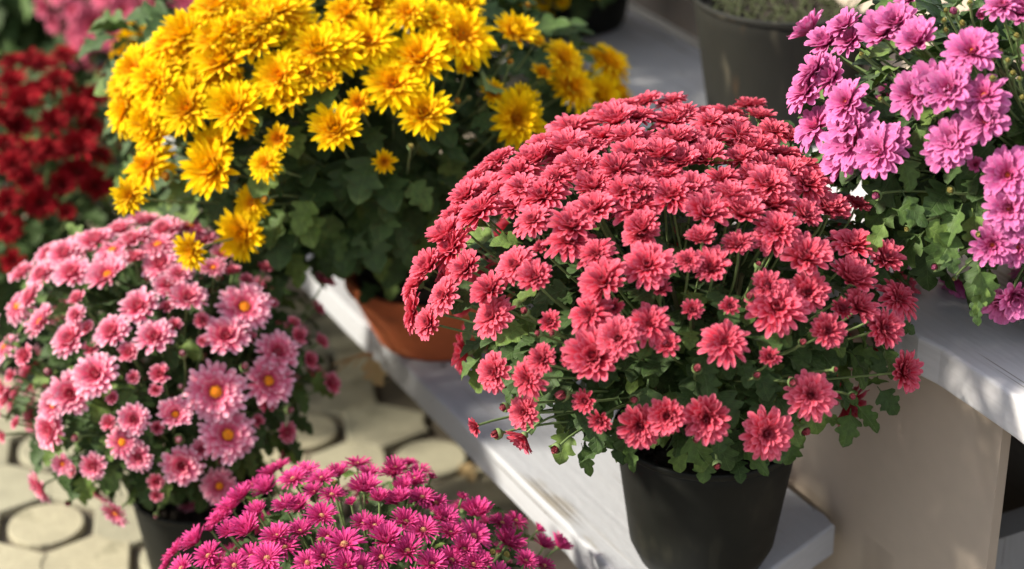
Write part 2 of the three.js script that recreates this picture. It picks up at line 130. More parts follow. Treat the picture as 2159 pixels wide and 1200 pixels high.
// ---------------------------------------------------------------- ground: round and three-cornered pavers on dirt
const ground = part('ground', new THREE.PlaneGeometry(160, 160).rotateX(-Math.PI / 2).translate(0, -0.009, 0), dirtMat, scene);
ground.userData.kind = 'structure';
{
  const S = 0.205, R = 0.055, A0 = 38 * D2R, O = [-0.6292, -2.391], rr = rng(77);
  const bev = { depth: 0.03, bevelEnabled: true, bevelThickness: 0.0025, bevelSize: 0.0025, bevelSegments: 2, curveSegments: 10, steps: 1 };
  const flat = g => { g.rotateX(-Math.PI / 2); g.translate(0, -0.0325, 0); return g; };
  const disc = new THREE.Shape(); disc.absarc(0, 0, R - 0.0062, 0, Math.PI * 2);
  const discGeo = flat(new THREE.ExtrudeGeometry(disc, bev));
  const tri = new THREE.Shape(); const j = 0.0062, rc = R + 0.0062, H = S / Math.sqrt(3), ap = H / 2 - j; // inset triangle with round bites at the corners
  const pts = [];
  for (let k = 0; k < 3; k++) {
    const a = k * 120 * D2R + 90 * D2R, vx = Math.cos(a) * H, vy = Math.sin(a) * H, back = a + Math.PI, half = Math.asin(clamp((rc * 0.5 - j) / rc));
    for (let i = 0; i <= 6; i++) { const t = back + half * (1 - i / 3); pts.push(new THREE.Vector2(vx + Math.cos(t) * rc, vy + Math.sin(t) * rc)); }
  }
  tri.setFromPoints(pts); const triGeo = flat(new THREE.ExtrudeGeometry(tri, bev));
  const e1 = [Math.cos(A0) * S, -Math.sin(A0) * S], e2 = [Math.cos(A0 + 60 * D2R) * S, -Math.sin(A0 + 60 * D2R) * S];
  for (let i = -14; i <= 14; i++) for (let k = -14; k <= 14; k++) {
    const x = O[0] + e1[0] * i + e2[0] * k, z = O[1] + e1[1] * i + e2[1] * k;
    const seen = (px, pz) => pz > -4.3 && pz < -1.6 && px > -0.33 * -pz - 0.1 && -0.885 * px + 0.465 * pz > -1.14 && px < 0.45;
    const put = (geo, px, pz, turn) => { if (!seen(px, pz)) return; const m = part(numbered('paver'), geo, stoneMats[Math.floor(rr() * 3)], ground); m.position.set(px, (rr() - 0.5) * 0.004, pz); m.rotation.set((rr() - 0.5) * 0.02, turn, (rr() - 0.5) * 0.02); };
    put(discGeo, x, z, rr() * 6.28);
    const c1 = [x + (e1[0] + e2[0]) / 3, z + (e1[1] + e2[1]) / 3], c2 = [x + e1[0] + (e2[0] - e1[0]) / 3 + (e2[0]) / 3, z + e1[1] + (e2[1] - e1[1]) / 3 + (e2[1]) / 3];
    put(triGeo, c1[0], c1[1], A0 - 60 * D2R); put(triGeo, c2[0], c2[1], A0);
  }
}

// ---------------------------------------------------------------- stepped display stand; local x = along the planks, z = towards the back
const standGroup = thing('display_stand', 'white painted stepped wooden stand of long planks carrying the flower pots', 'stand', [0, 0, 0]);
{
  const a = 27.7 * D2R, bx = 2, bz = 1.2; // base point in (along, back)
  standGroup.rotation.y = Math.PI / 2 + a;
  const toWorld = (x, z) => [-Math.sin(a) * x + Math.cos(a) * z, -Math.cos(a) * x - Math.sin(a) * z];
  const [wx, wz] = toWorld(bx, bz); standGroup.position.set(wx, 0, wz);
  const rr = rng(5);
  function plank(name, outline, top, thick, mat) {
    // wavy, slightly chipped outline
    const pts = []; for (let i = 0; i < outline.length; i++) {
      const [x0, z0] = outline[i], [x1, z1] = outline[(i + 1) % outline.length], L = Math.hypot(x1 - x0, z1 - z0), n = Math.max(1, Math.min(140, Math.round(L / 0.02)));
      for (let k = 0; k < n; k++) { const t = k / n, x = lerp(x0, x1, t), z = lerp(z0, z1, t), nx = (z1 - z0) / L, nz = -(x1 - x0) / L; let w = k ? 0.0012 * fbm(x * 9, z * 9, top * 9, 3) * 2 : 0; if (k && rr() < 0.06) w -= 0.002 + 0.003 * rr(); pts.push(new THREE.Vector2(x - bx - nx * -w, z - bz - nz * -w)); }
    }
    const g = new THREE.ExtrudeGeometry(new THREE.Shape(pts), { depth: thick - 0.008, bevelEnabled: true, bevelThickness: 0.004, bevelSize: 0.004, bevelOffset: -0.004, bevelSegments: 3, steps: 1 });
    g.rotateX(Math.PI / 2); g.translate(0, top - 0.004, 0);
    return part(name, g, mat, standGroup);
  }
  plank('shelf_plank', [[1.50, 0.983], [1.60, 1.252], [5.2, 1.252], [5.2, 0.983]], 0.25, 0.042, whiteBoard);
  plank('shelf_plank', [[0.95, 1.264], [0.95, 1.532], [5.2, 1.532], [5.2, 1.264]], 0.535, 0.045, greyBoard);
  plank('shelf_plank', [[0.95, 1.545], [0.95, 1.81], [5.2, 1.81], [5.2, 1.545]], 0.82, 0.045, greyBoard);
  const board = (name, x0, x1, y0, y1, z0, z1, mat, seg = 1) => { const g = new THREE.BoxGeometry(x1 - x0, y1 - y0, z1 - z0); const uv = g.attributes.uv, p = g.attributes.position, nn = g.attributes.normal; for (let i = 0; i < uv.count; i++) { if (Math.abs(nn.getZ(i)) > 0.5) uv.setXY(i, p.getX(i) * 0.9, p.getY(i)); else if (Math.abs(nn.getX(i)) > 0.5) uv.setXY(i, p.getY(i), p.getZ(i)); else uv.setXY(i, p.getX(i), p.getZ(i)); } g.translate((x0 + x1) / 2 - bx, (y0 + y1) / 2, (z0 + z1) / 2 - bz); return part(name, g, mat, standGroup); };
  board('riser_panel', 1.375, 5.2, 0.0, 0.4895, 1.276, 1.288, riserBoard);
  board('riser_panel', 0.95, 5.2, 0.537, 0.7745, 1.548, 1.572, riserBoard);
  board('support_post', 0.98, 1.03, 0.0, 0.4895, 1.40, 1.45, rawBoard);
  board('cross_beam', 1.49, 1.53, 0.175, 0.25, 1.289, 1.532, whiteBoard);
  board('back_panel', 0.95, 5.2, 0.0, 0.4895, 1.533, 1.547, rawBoard);
  for (const x of [1.9, 2.9, 3.9]) board('support_board', x, x + 0.04, 0.0, 0.2075, 1.04, 1.2, riserBoard);
}

// ---------------------------------------------------------------- flowers
function petalGeo(out, o) { // one blade, channelled, bent; rows along, three columns across
  const T = o.rows >= 5 ? [0, 0.22, 0.48, 0.72, 0.9, 1] : [0, 0.35, 0.72, 1];
  const prof = { round: [0.45, 0.74, 0.95, 1.0, 0.82, 0.34], point: [0.5, 0.85, 1.0, 0.86, 0.5, 0.06], quill: [0.7, 0.78, 0.85, 0.95, 0.8, 0.2], spoon: [0.4, 0.55, 0.8, 1.0, 0.92, 0.4] }[o.tip];
  const pick = T.length === 6 ? prof : [prof[0], (prof[1] + prof[2]) / 2, prof[3], prof[5]];
  const ca = Math.cos(o.az), sa = Math.sin(o.az), base = out.p.length / 3;
  let r = o.r0, h = o.h0, tPrev = 0;
  for (let k = 0; k < T.length; k++) {
    const t = T[k], e = lerp(o.e0, o.e1, t * t * 0.5 + t * 0.5), dt = (t - tPrev) * o.len; tPrev = t;
    r += Math.cos(e) * dt; h += Math.sin(e) * dt;
    const w = o.w * pick[k], lat = o.lat * t * t;
    for (let c = -1; c <= 1; c++) {
      const s = c * w + lat, lift = Math.abs(c) * w * o.ch + c * w * o.tw * t, nr = -Math.sin(e), nh = Math.cos(e);
      const rad = r + nr * lift, hh = h + nh * lift;
      out.p.push(ca * rad - sa * s, hh, sa * rad + ca * s);
      out.u.push(0.5 + c * 0.5, t);
      const edge = Math.abs(c);
      let col = t < 0.45 ? mix3(o.cb, o.cm, t / 0.45) : mix3(o.cm, o.ct, Math.pow((t - 0.45) / 0.55, o.tp));
      if (edge) col = mix3(col, o.ce, o.ek * (0.35 + 0.65 * t));
      out.c.push(col[0] * o.sh, col[1] * o.sh, col[2] * o.sh);
    }
  }
  for (let k = 0; k < T.length - 1; k++) for (let c = 0; c < 2; c++) { const a = base + k * 3 + c; out.i.push(a, a + 1, a + 3, a + 1, a + 4, a + 3); }
}
function toGeo(out) {
  const g = new THREE.BufferGeometry(); g.setAttribute('position', new THREE.Float32BufferAttribute(out.p, 3)); g.setAttribute('uv', new THREE.Float32BufferAttribute(out.u, 2)); g.setAttribute('color', new THREE.Float32BufferAttribute(out.c, 3)); g.setIndex(out.i); g.computeVertexNormals(); return g;
}
function bloomGeo(spec, seed, rows) {
  const R = rng(seed), out = { p: [], u: [], c: [], i: [] }, lop = R() * 6.28;
  for (const L of spec.layers) {
    const off = R() * 6.28;
    for (let k = 0; k < L.n; k++) {
      if (R() < 0.04) continue;
      const j = (q) => (R() - 0.5) * 2 * q, az = off + (k + j(0.32)) / L.n * Math.PI * 2, tilt = 5 * D2R * Math.cos(az - lop);
      const m = L.c ?? 0; // depth of pigment, 0 outer .. 1 heart
      petalGeo(out, { az, r0: L.r0 ?? 0.09, h0: L.h0 ?? 0, len: L.len * (1 + j(0.10)), w: L.w * (1 + j(0.16)), e0: L.e0 * D2R + tilt + j(0.09), e1: L.e1 * D2R + tilt + j(0.2), tw: j(0.55), ch: (spec.ch ?? 0.45) * (1 + j(0.4)), lat: j(0.08) * L.len, tip: spec.tip, rows,
        cb: mix3(spec.cb, spec.heart, m), cm: mix3(spec.cm, spec.heart, m), ct: mix3(spec.ct, spec.heart, m * 0.7), ce: mix3(spec.ce, spec.heart, m * 0.6), ek: spec.ek ?? 0.5, tp: spec.tp ?? 1, sh: 1 + j(0.09) });
    }
  }
  return toGeo(out);
}
function discGeoMake(spec, seed, rad, high) { // a cushion of small florets
  const R = rng(seed), n = rad > 0.2 ? 46 : 26, gs = [];
  const add = (x, y, z, s, col) => { const g = new THREE.IcosahedronGeometry(s, 0); g.scale(1, 1.25, 1); g.rotateY(R() * 6); g.translate(x, y, z); const c = new Float32Array(g.attributes.position.count * 3); for (let i = 0; i < c.length; i += 3) { c[i] = col[0]; c[i + 1] = col[1]; c[i + 2] = col[2]; } g.setAttribute('color', new THREE.BufferAttribute(c, 3)); g.deleteAttribute('uv'); gs.push(g); };
  for (let i = 0; i < n; i++) { const t = Math.sqrt((i + 0.5) / n), a = i * 2.39996, k = 1 + (R() - 0.5) * 0.35; add(Math.cos(a) * t * rad, high * (1 - t * t) + 0.05, Math.sin(a) * t * rad, rad * 0.17, mix3(spec.disc, spec.disc2, t * t).map(v => v * k)); }
  const core = new THREE.SphereGeometry(rad * 0.98, 12, 6, 0, 6.2832, 0, 1.5708); core.scale(1, Math.max(0.3, high / rad), 1); const cc = new Float32Array(core.attributes.position.count * 3); for (let i = 0; i < cc.length; i += 3) { cc[i] = spec.disc2[0]; cc[i + 1] = spec.disc2[1]; cc[i + 2] = spec.disc2[2]; } core.setAttribute('color', new THREE.BufferAttribute(cc, 3)); core.deleteAttribute('uv');
  return mergeGeometries([core.toNonIndexed(), ...gs]);
}
const lin = (r, g, b) => { const c = new THREE.Color().setRGB(r / 255, g / 255, b / 255, THREE.SRGBColorSpace); return [c.r, c.g, c.b]; };
// ---- the kinds of chrysanthemum
const KIND = {
  coral: { tip: 'round', ch: 0.5, cb: lin(184, 10, 38), cm: lin(220, 26, 64), ct: lin(243, 116, 142), ce: lin(249, 160, 178), heart: lin(140, 5, 24), ek: 0.36, tp: 2.2, size: 1.04, disc: lin(140, 16, 34), disc2: lin(165, 30, 44), dr: 0.13, dh: 0.1,
    layers: [{ n: 19, len: 0.92, w: 0.125, e0: 16, e1: -6 }, { n: 18, len: 0.86, w: 0.125, e0: 27, e1: 8, c: 0.04 }, { n: 16, len: 0.74, w: 0.11, e0: 40, e1: 24, c: 0.1, h0: 0.02 }, { n: 14, len: 0.56, w: 0.095, e0: 54, e1: 44, c: 0.22, h0: 0.03 }, { n: 12, len: 0.36, w: 0.075, e0: 66, e1: 80, c: 0.5, h0: 0.04, r0: 0.07 }, { n: 9, len: 0.22, w: 0.055, e0: 74, e1: 110, c: 0.85, h0: 0.05, r0: 0.04 }],
    young: [{ n: 15, len: 0.85, w: 0.13, e0: 30, e1: 12, c: 0.1 }, { n: 14, len: 0.7, w: 0.12, e0: 50, e1: 44, c: 0.25 }, { n: 13, len: 0.55, w: 0.10, e0: 62, e1: 84, c: 0.6, r0: 0.09 }, { n: 11, len: 0.42, w: 0.09, e0: 70, e1: 112, c: 0.85, r0: 0.06 }, { n: 8, len: 0.34, w: 0.08, e0: 78, e1: 125, c: 1, r0: 0.03 }] },
  yellow: { tip: 'point', ch: 0.4, cb: lin(246, 150, 0), cm: lin(254, 196, 0), ct: lin(255, 218, 6), ce: lin(255, 222, 16), heart: lin(244, 134, 0), ek: 0.3, disc: lin(150, 140, 40), disc2: lin(232, 150, 16), dr: 0.12, dh: 0.08,
    layers: [{ n: 19, len: 0.95, w: 0.12, e0: 10, e1: -16 }, { n: 19, len: 0.9, w: 0.12, e0: 24, e1: 4 }, { n: 17, len: 0.8, w: 0.115, e0: 36, e1: 20, c: 0.05 }, { n: 15, len: 0.66, w: 0.105, e0: 48, e1: 38, c: 0.15 }, { n: 13, len: 0.48, w: 0.09, e0: 60, e1: 62, c: 0.35, h0: 0.03 }, { n: 10, len: 0.3, w: 0.07, e0: 70, e1: 96, c: 0.7, h0: 0.04, r0: 0.05 }],
    young: [{ n: 14, len: 0.92, w: 0.15, e0: 22, e1: 0, c: 0.15 }, { n: 13, len: 0.72, w: 0.13, e0: 44, e1: 30, c: 0.4 }, { n: 13, len: 0.55, w: 0.11, e0: 58, e1: 70, c: 0.75 }, { n: 12, len: 0.42, w: 0.10, e0: 66, e1: 110, c: 1, r0: 0.05 }] },
  pink: { tip: 'spoon', ch: 0.35, cb: lin(220, 44, 84), cm: lin(244, 104, 144), ct: lin(250, 222, 232), ce: lin(242, 146, 184), heart: lin(214, 24, 62), ek: 0.35, tp: 2.4, size: 1.04, disc: lin(236, 140, 14), disc2: lin(240, 168, 30), dr: 0.2, dh: 0.12,
    layers: [{ n: 20, len: 0.9, w: 0.105, e0: 8, e1: -12, r0: 0.14 }, { n: 20, len: 0.78, w: 0.10, e0: 18, e1: 2, r0: 0.14, c: 0.04 }, { n: 18, len: 0.62, w: 0.095, e0: 30, e1: 16, r0: 0.14, c: 0.12 }, { n: 16, len: 0.4, w: 0.08, e0: 42, e1: 34, r0: 0.15, c: 0.35 }, { n: 14, len: 0.2, w: 0.06, e0: 55, e1: 70, r0: 0.17, c: 0.6 }],
    midP: 0.6, mid: [{ n: 19, len: 0.9, w: 0.12, e0: 18, e1: -2, r0: 0.1 }, { n: 18, len: 0.8, w: 0.12, e0: 30, e1: 16, c: 0.06 }, { n: 16, len: 0.64, w: 0.11, e0: 44, e1: 38, c: 0.25 }, { n: 14, len: 0.46, w: 0.09, e0: 58, e1: 72, c: 0.6 }, { n: 10, len: 0.34, w: 0.08, e0: 70, e1: 105, c: 0.9, r0: 0.05 }],
    young: [{ n: 14, len: 0.9, w: 0.16, e0: 30, e1: 18, c: 0.35 }, { n: 13, len: 0.74, w: 0.15, e0: 48, e1: 52, c: 0.55 }, { n: 12, len: 0.58, w: 0.13, e0: 60, e1: 90, c: 0.8 }, { n: 10, len: 0.45, w: 0.11, e0: 70, e1: 115, c: 1, r0: 0.05 }] },
  magenta: { tip: 'quill', ch: 0.6, cb: lin(204, 50, 104), cm: lin(230, 36, 134), ct: lin(244, 82, 164), ce: lin(249, 130, 188), heart: lin(186, 48, 96), ek: 0.35, disc: lin(196, 160, 110), disc2: lin(170, 84, 78), dr: 0.19, dh: 0.16, size: 1.14,
    layers: [{ n: 20, len: 0.92, w: 0.07, e0: 22, e1: 8, r0: 0.14 }, { n: 20, len: 0.88, w: 0.068, e0: 36, e1: 24, r0: 0.14 }, { n: 17, len: 0.76, w: 0.064, e0: 50, e1: 40, r0: 0.14, c: 0.1 }, { n: 14, len: 0.5, w: 0.05, e0: 62, e1: 60, r0: 0.15, c: 0.4 }],
    young: [{ n: 14, len: 0.9, w: 0.11, e0: 44, e1: 34, c: 0.1 }, { n: 12, len: 0.76, w: 0.10, e0: 60, e1: 60, c: 0.3 }, { n: 10, len: 0.55, w: 0.08, e0: 72, e1: 96, c: 0.6 }] },
  orchid: { tip: 'round', ch: 0.38, cb: lin(204, 34, 104), cm: lin(212, 72, 148), ct: lin(228, 128, 190), ce: lin(238, 168, 210), heart: lin(190, 22, 76), ek: 0.4, disc: lin(206, 120, 40), disc2: lin(190, 60, 80), dr: 0.12, dh: 0.08,
    layers: [{ n: 15, len: 0.94, w: 0.15, e0: 12, e1: -8 }, { n: 15, len: 0.88, w: 0.145, e0: 26, e1: 8 }, { n: 14, len: 0.76, w: 0.135, e0: 40, e1: 26, c: 0.06 }, { n: 12, len: 0.58, w: 0.115, e0: 54, e1: 46, c: 0.25 }, { n: 10, len: 0.36, w: 0.09, e0: 66, e1: 80, c: 0.6, r0: 0.06 }],
    young: [{ n: 12, len: 0.85, w: 0.17, e0: 36, e1: 26, c: 0.5 }, { n: 11, len: 0.7, w: 0.15, e0: 54, e1: 66, c: 0.8 }, { n: 9, len: 0.5, w: 0.12, e0: 68, e1: 105, c: 1 }] },
  red: { tip: 'round', ch: 0.45, cb: lin(96, 4, 12), cm: lin(140, 10, 22), ct: lin(160, 22, 34), ce: lin(170, 38, 48), heart: lin(96, 4, 12), ek: 0.3, disc: lin(110, 40, 20), disc2: lin(110, 10, 16), dr: 0.13, dh: 0.08,
    layers: [{ n: 16, len: 0.95, w: 0.13, e0: 12, e1: -8 }, { n: 15, len: 0.86, w: 0.13, e0: 28, e1: 10 }, { n: 13, len: 0.7, w: 0.12, e0: 44, e1: 34, c: 0.15 }, { n: 11, len: 0.46, w: 0.10, e0: 60, e1: 70, c: 0.5 }],
    young: [{ n: 12, len: 0.85, w: 0.16, e0: 34, e1: 24, c: 0.3 }, { n: 10, len: 0.6, w: 0.13, e0: 58, e1: 80, c: 0.8 }] },
};
KIND.rose = { ...KIND.orchid, cb: lin(190, 40, 78), cm: lin(214, 76, 122), ct: lin(228, 122, 150), ce: lin(234, 146, 170), heart: lin(176, 26, 60) };
const BUD = [{ n: 8, len: 1.25, w: 0.42, e0: 52, e1: 152, r0: 0.1, c: 0.55 }, { n: 7, len: 1.15, w: 0.4, e0: 62, e1: 150, r0: 0.06, c: 0.85 }, { n: 6, len: 1.0, w: 0.34, e0: 74, e1: 140, r0: 0.03, c: 1 }];
const GREENBUD = { cb: lin(120, 130, 60), cm: lin(160, 160, 84), ct: lin(196, 186, 112), ce: lin(200, 190, 120), heart: lin(190, 172, 92) };
const bank = {};
function blooms(kind, rows) {
  const id = kind + rows; if (bank[id]) return bank[id];
  const K = KIND[kind], s0 = id.length * 131 + kind.charCodeAt(0) * 17;
  const b = { open: [], mid: [], young: [], bud: [], green: [], disc: discGeoMake(K, s0 + 9, K.dr, K.dh) };
  const tone = (k, i) => { const f = [1, 0.86, 1.08, 0.94, 1.04, 0.9, 1][i], pale = [0, 0, 0.12, 0.03, 0.08, 0, 0.04][i], sh = c => mix3(c, K.ce, pale).map(v => v * f); return { ...k, cb: sh(k.cb), cm: sh(k.cm), ct: sh(k.ct), layers: k.layers.map((L, n) => ({ ...L, n: L.n + [0, -2, 1, -1, 2, -3, 0][i], len: L.len * (1 + [0, 0.05, -0.04, 0.06, 0, -0.06, 0.03][i] * (n % 2 ? 1 : -1)), e0: L.e0 + [0, 9, -5, 14, 4, -8, 18][i], e1: L.e1 + [0, 12, -9, 20, 4, -16, 30][i] })) }; };
  for (let i = 0; i < 7; i++) b.open.push(bloomGeo(tone(K, i), s0 + i, rows));
  if (K.mid) for (let i = 0; i < 3; i++) b.mid.push(bloomGeo({ ...K, layers: K.mid }, s0 + 80 + i, rows));
  for (let i = 0; i < 3; i++) b.young.push(bloomGeo({ ...K, layers: K.young }, s0 + 20 + i, rows));
  for (let i = 0; i < 2; i++) b.bud.push(bloomGeo({ ...K, layers: BUD, tip: 'point', heart: mix3(K.heart, [0.22, 0.09, 0.08], 0.5), cb: mix3(K.cb, [0.2, 0.16, 0.1], 0.5), cm: mix3(K.cm, [0.3, 0.2, 0.16], 0.4), ct: mix3(K.ct, [0.3, 0.2, 0.16], 0.3), ce: K.ct }, s0 + 40 + i, rows));
  b.green.push(bloomGeo({ ...K, ...GREENBUD, layers: BUD, tip: 'point' }, s0 + 60, rows));
  return bank[id] = b;
}
const calyxGeo = (() => { const g = new THREE.LatheGeometry([[0.001, -0.16], [0.09, -0.15], [0.17, -0.08], [0.21, 0.0], [0.19, 0.05]].map(p => new THREE.Vector2(...p)), 9); return g; })();
const cupGeo = (() => { const g = new THREE.LatheGeometry([[0.001, -0.3], [0.3, -0.26], [0.58, -0.02], [0.68, 0.3], [0.62, 0.6]].map(p => new THREE.Vector2(...p)), 10); const p = g.attributes.position; for (let i = 0; i < p.count; i++) if (p.getY(i) > 0.2) { const k = Math.round(Math.atan2(p.getZ(i), p.getX(i)) / Math.PI * 5) & 1; p.setY(i, p.getY(i) + (k ? 0.14 : -0.16)); } g.computeVertexNormals(); return g; })();

// ---------------------------------------------------------------- leaves: lobed, folded along the midrib, drooping
function leafGeo(seed, slim = 1) {
  const R = rng(seed), side = () => [[0, 0.012], [0.1, 0.014], [0.17, 0.03], [0.24, 0.17], [0.30, 0.28], [0.37, 0.34], [0.42, 0.31], [0.445, 0.21], [0.5, 0.22], [0.56, 0.31], [0.635, 0.34], [0.685, 0.285], [0.705, 0.18], [0.77, 0.205], [0.86, 0.18], [0.94, 0.11], [1, 0.0]].map(([u, w], i) => [u + (i > 3 && i < 15 ? (R() - 0.5) * 0.03 : 0), w * slim * (1 + (R() - 0.5) * 0.22)]);
  const A = side(), B = side(), n = A.length, p = [], uv = [], idx = [], fold = 0.22 + R() * 0.3, droop = 0.25 + R() * 0.5, roll = (R() - 0.5) * 0.5, wave = R() * 6;
  for (let i = 0; i < n; i++) for (let c = 0; c < 5; c++) { // edge, half, rib, half, edge
    const q = (c - 2) / 2, E = c < 2 ? A[i] : B[i], u = c === 2 ? (A[i][0] + B[i][0]) / 2 : lerp((A[i][0] + B[i][0]) / 2, E[0], Math.abs(q)), w = q * (c === 2 ? 0 : E[1]);
    const y = Math.abs(w) * fold - droop * u * u * 0.5 + w * roll * u + 0.03 * Math.sin(u * 14 + wave + q * 2) * Math.abs(q);
    p.push(w, y, u * (1 - droop * u * 0.14)); uv.push(0.5 + w / (0.8 * slim), u);
  }
  for (let i = 0; i < n - 1; i++) for (let c = 0; c < 4; c++) { const a = i * 5 + c; idx.push(a, a + 5, a + 1, a + 1, a + 5, a + 6); }
  const g = new THREE.BufferGeometry(); g.setAttribute('position', new THREE.Float32BufferAttribute(p, 3)); g.setAttribute('uv', new THREE.Float32BufferAttribute(uv, 2)); g.setIndex(idx); g.computeVertexNormals(); return g;
}
const leafGeos = [1, 2, 3, 4, 5].map(s => leafGeo(s * 13)), slimLeaf = [7, 8].map(s => leafGeo(s * 13, 0.62));
function aim(o, dir, up) { // local z along dir, local y near up
  const z = dir.clone().normalize(), x = new THREE.Vector3().crossVectors(up, z).normalize(), y = new THREE.Vector3().crossVectors(z, x); o.quaternion.setFromRotationMatrix(new THREE.Matrix4().makeBasis(x, y, z));
}

// ---------------------------------------------------------------- pots
function makePot(g, o) {
  const { rim: r, base: b, h, mat } = o, t = o.t ?? 0.003, lip = o.lip ?? 0.010, prof = [];
  const P = (x, y) => prof.push(new THREE.Vector2(x, y));
  const rb = o.round ?? 0.012; P(0.001, 0.002); P(b - rb, 0); P(b - rb * 0.35, rb * 0.25); P(b, rb); const N = 10; for (let i = 1; i <= N; i++) P(lerp(b, r - (o.out ?? 0.003), i / N), lerp(rb, h - lip, i / N));
  for (let i = N; i >= 0; i--) P(lerp(b, r - (o.out ?? 0.003), i / N) - t, lerp(rb, h - lip, i / N) + 0.001); P(0.001, rb + 0.003);
  const pot = part('pot', new THREE.LatheGeometry(prof, 72), mat, g);
  const q = o.out ?? 0.003, rp = [[r - q - t, h - lip + 0.002], [r - q + 0.0005, h - lip + 0.001], [r - 0.0005, h - lip + 0.003], [r + 0.0005, h - 0.002], [r - 0.001, h], [r - t - 0.001, h], [r - t - 0.0025, h - 0.003], [r - q - t, h - lip + 0.002]].map(p => new THREE.Vector2(...p));
  part('rim', new THREE.LatheGeometry(rp, 72), mat, pot);
  const rs = lerp(b, r - q, 0.82) - t - 0.001, sg = new THREE.CircleGeometry(rs, 40, 0, 6.2832); sg.rotateX(-Math.PI / 2);
  const soil = (() => { const R = rng(o.seed ?? 3), gs = [sg.toNonIndexed()]; for (let i = 0; i < 70; i++) { const a = R() * 6.28, q = Math.sqrt(R()) * (rs - 0.012), c = new THREE.IcosahedronGeometry(0.004 + 0.008 * R(), 0); c.scale(1, 0.6, 1); c.rotateY(R() * 6); c.translate(Math.cos(a) * q, 0.001, Math.sin(a) * q); gs.push(c); } return mergeGeometries(gs); })();
  const s = part('soil', soil, soilMat, g); s.position.y = lerp(0, h, 0.84);
  return pot;
}

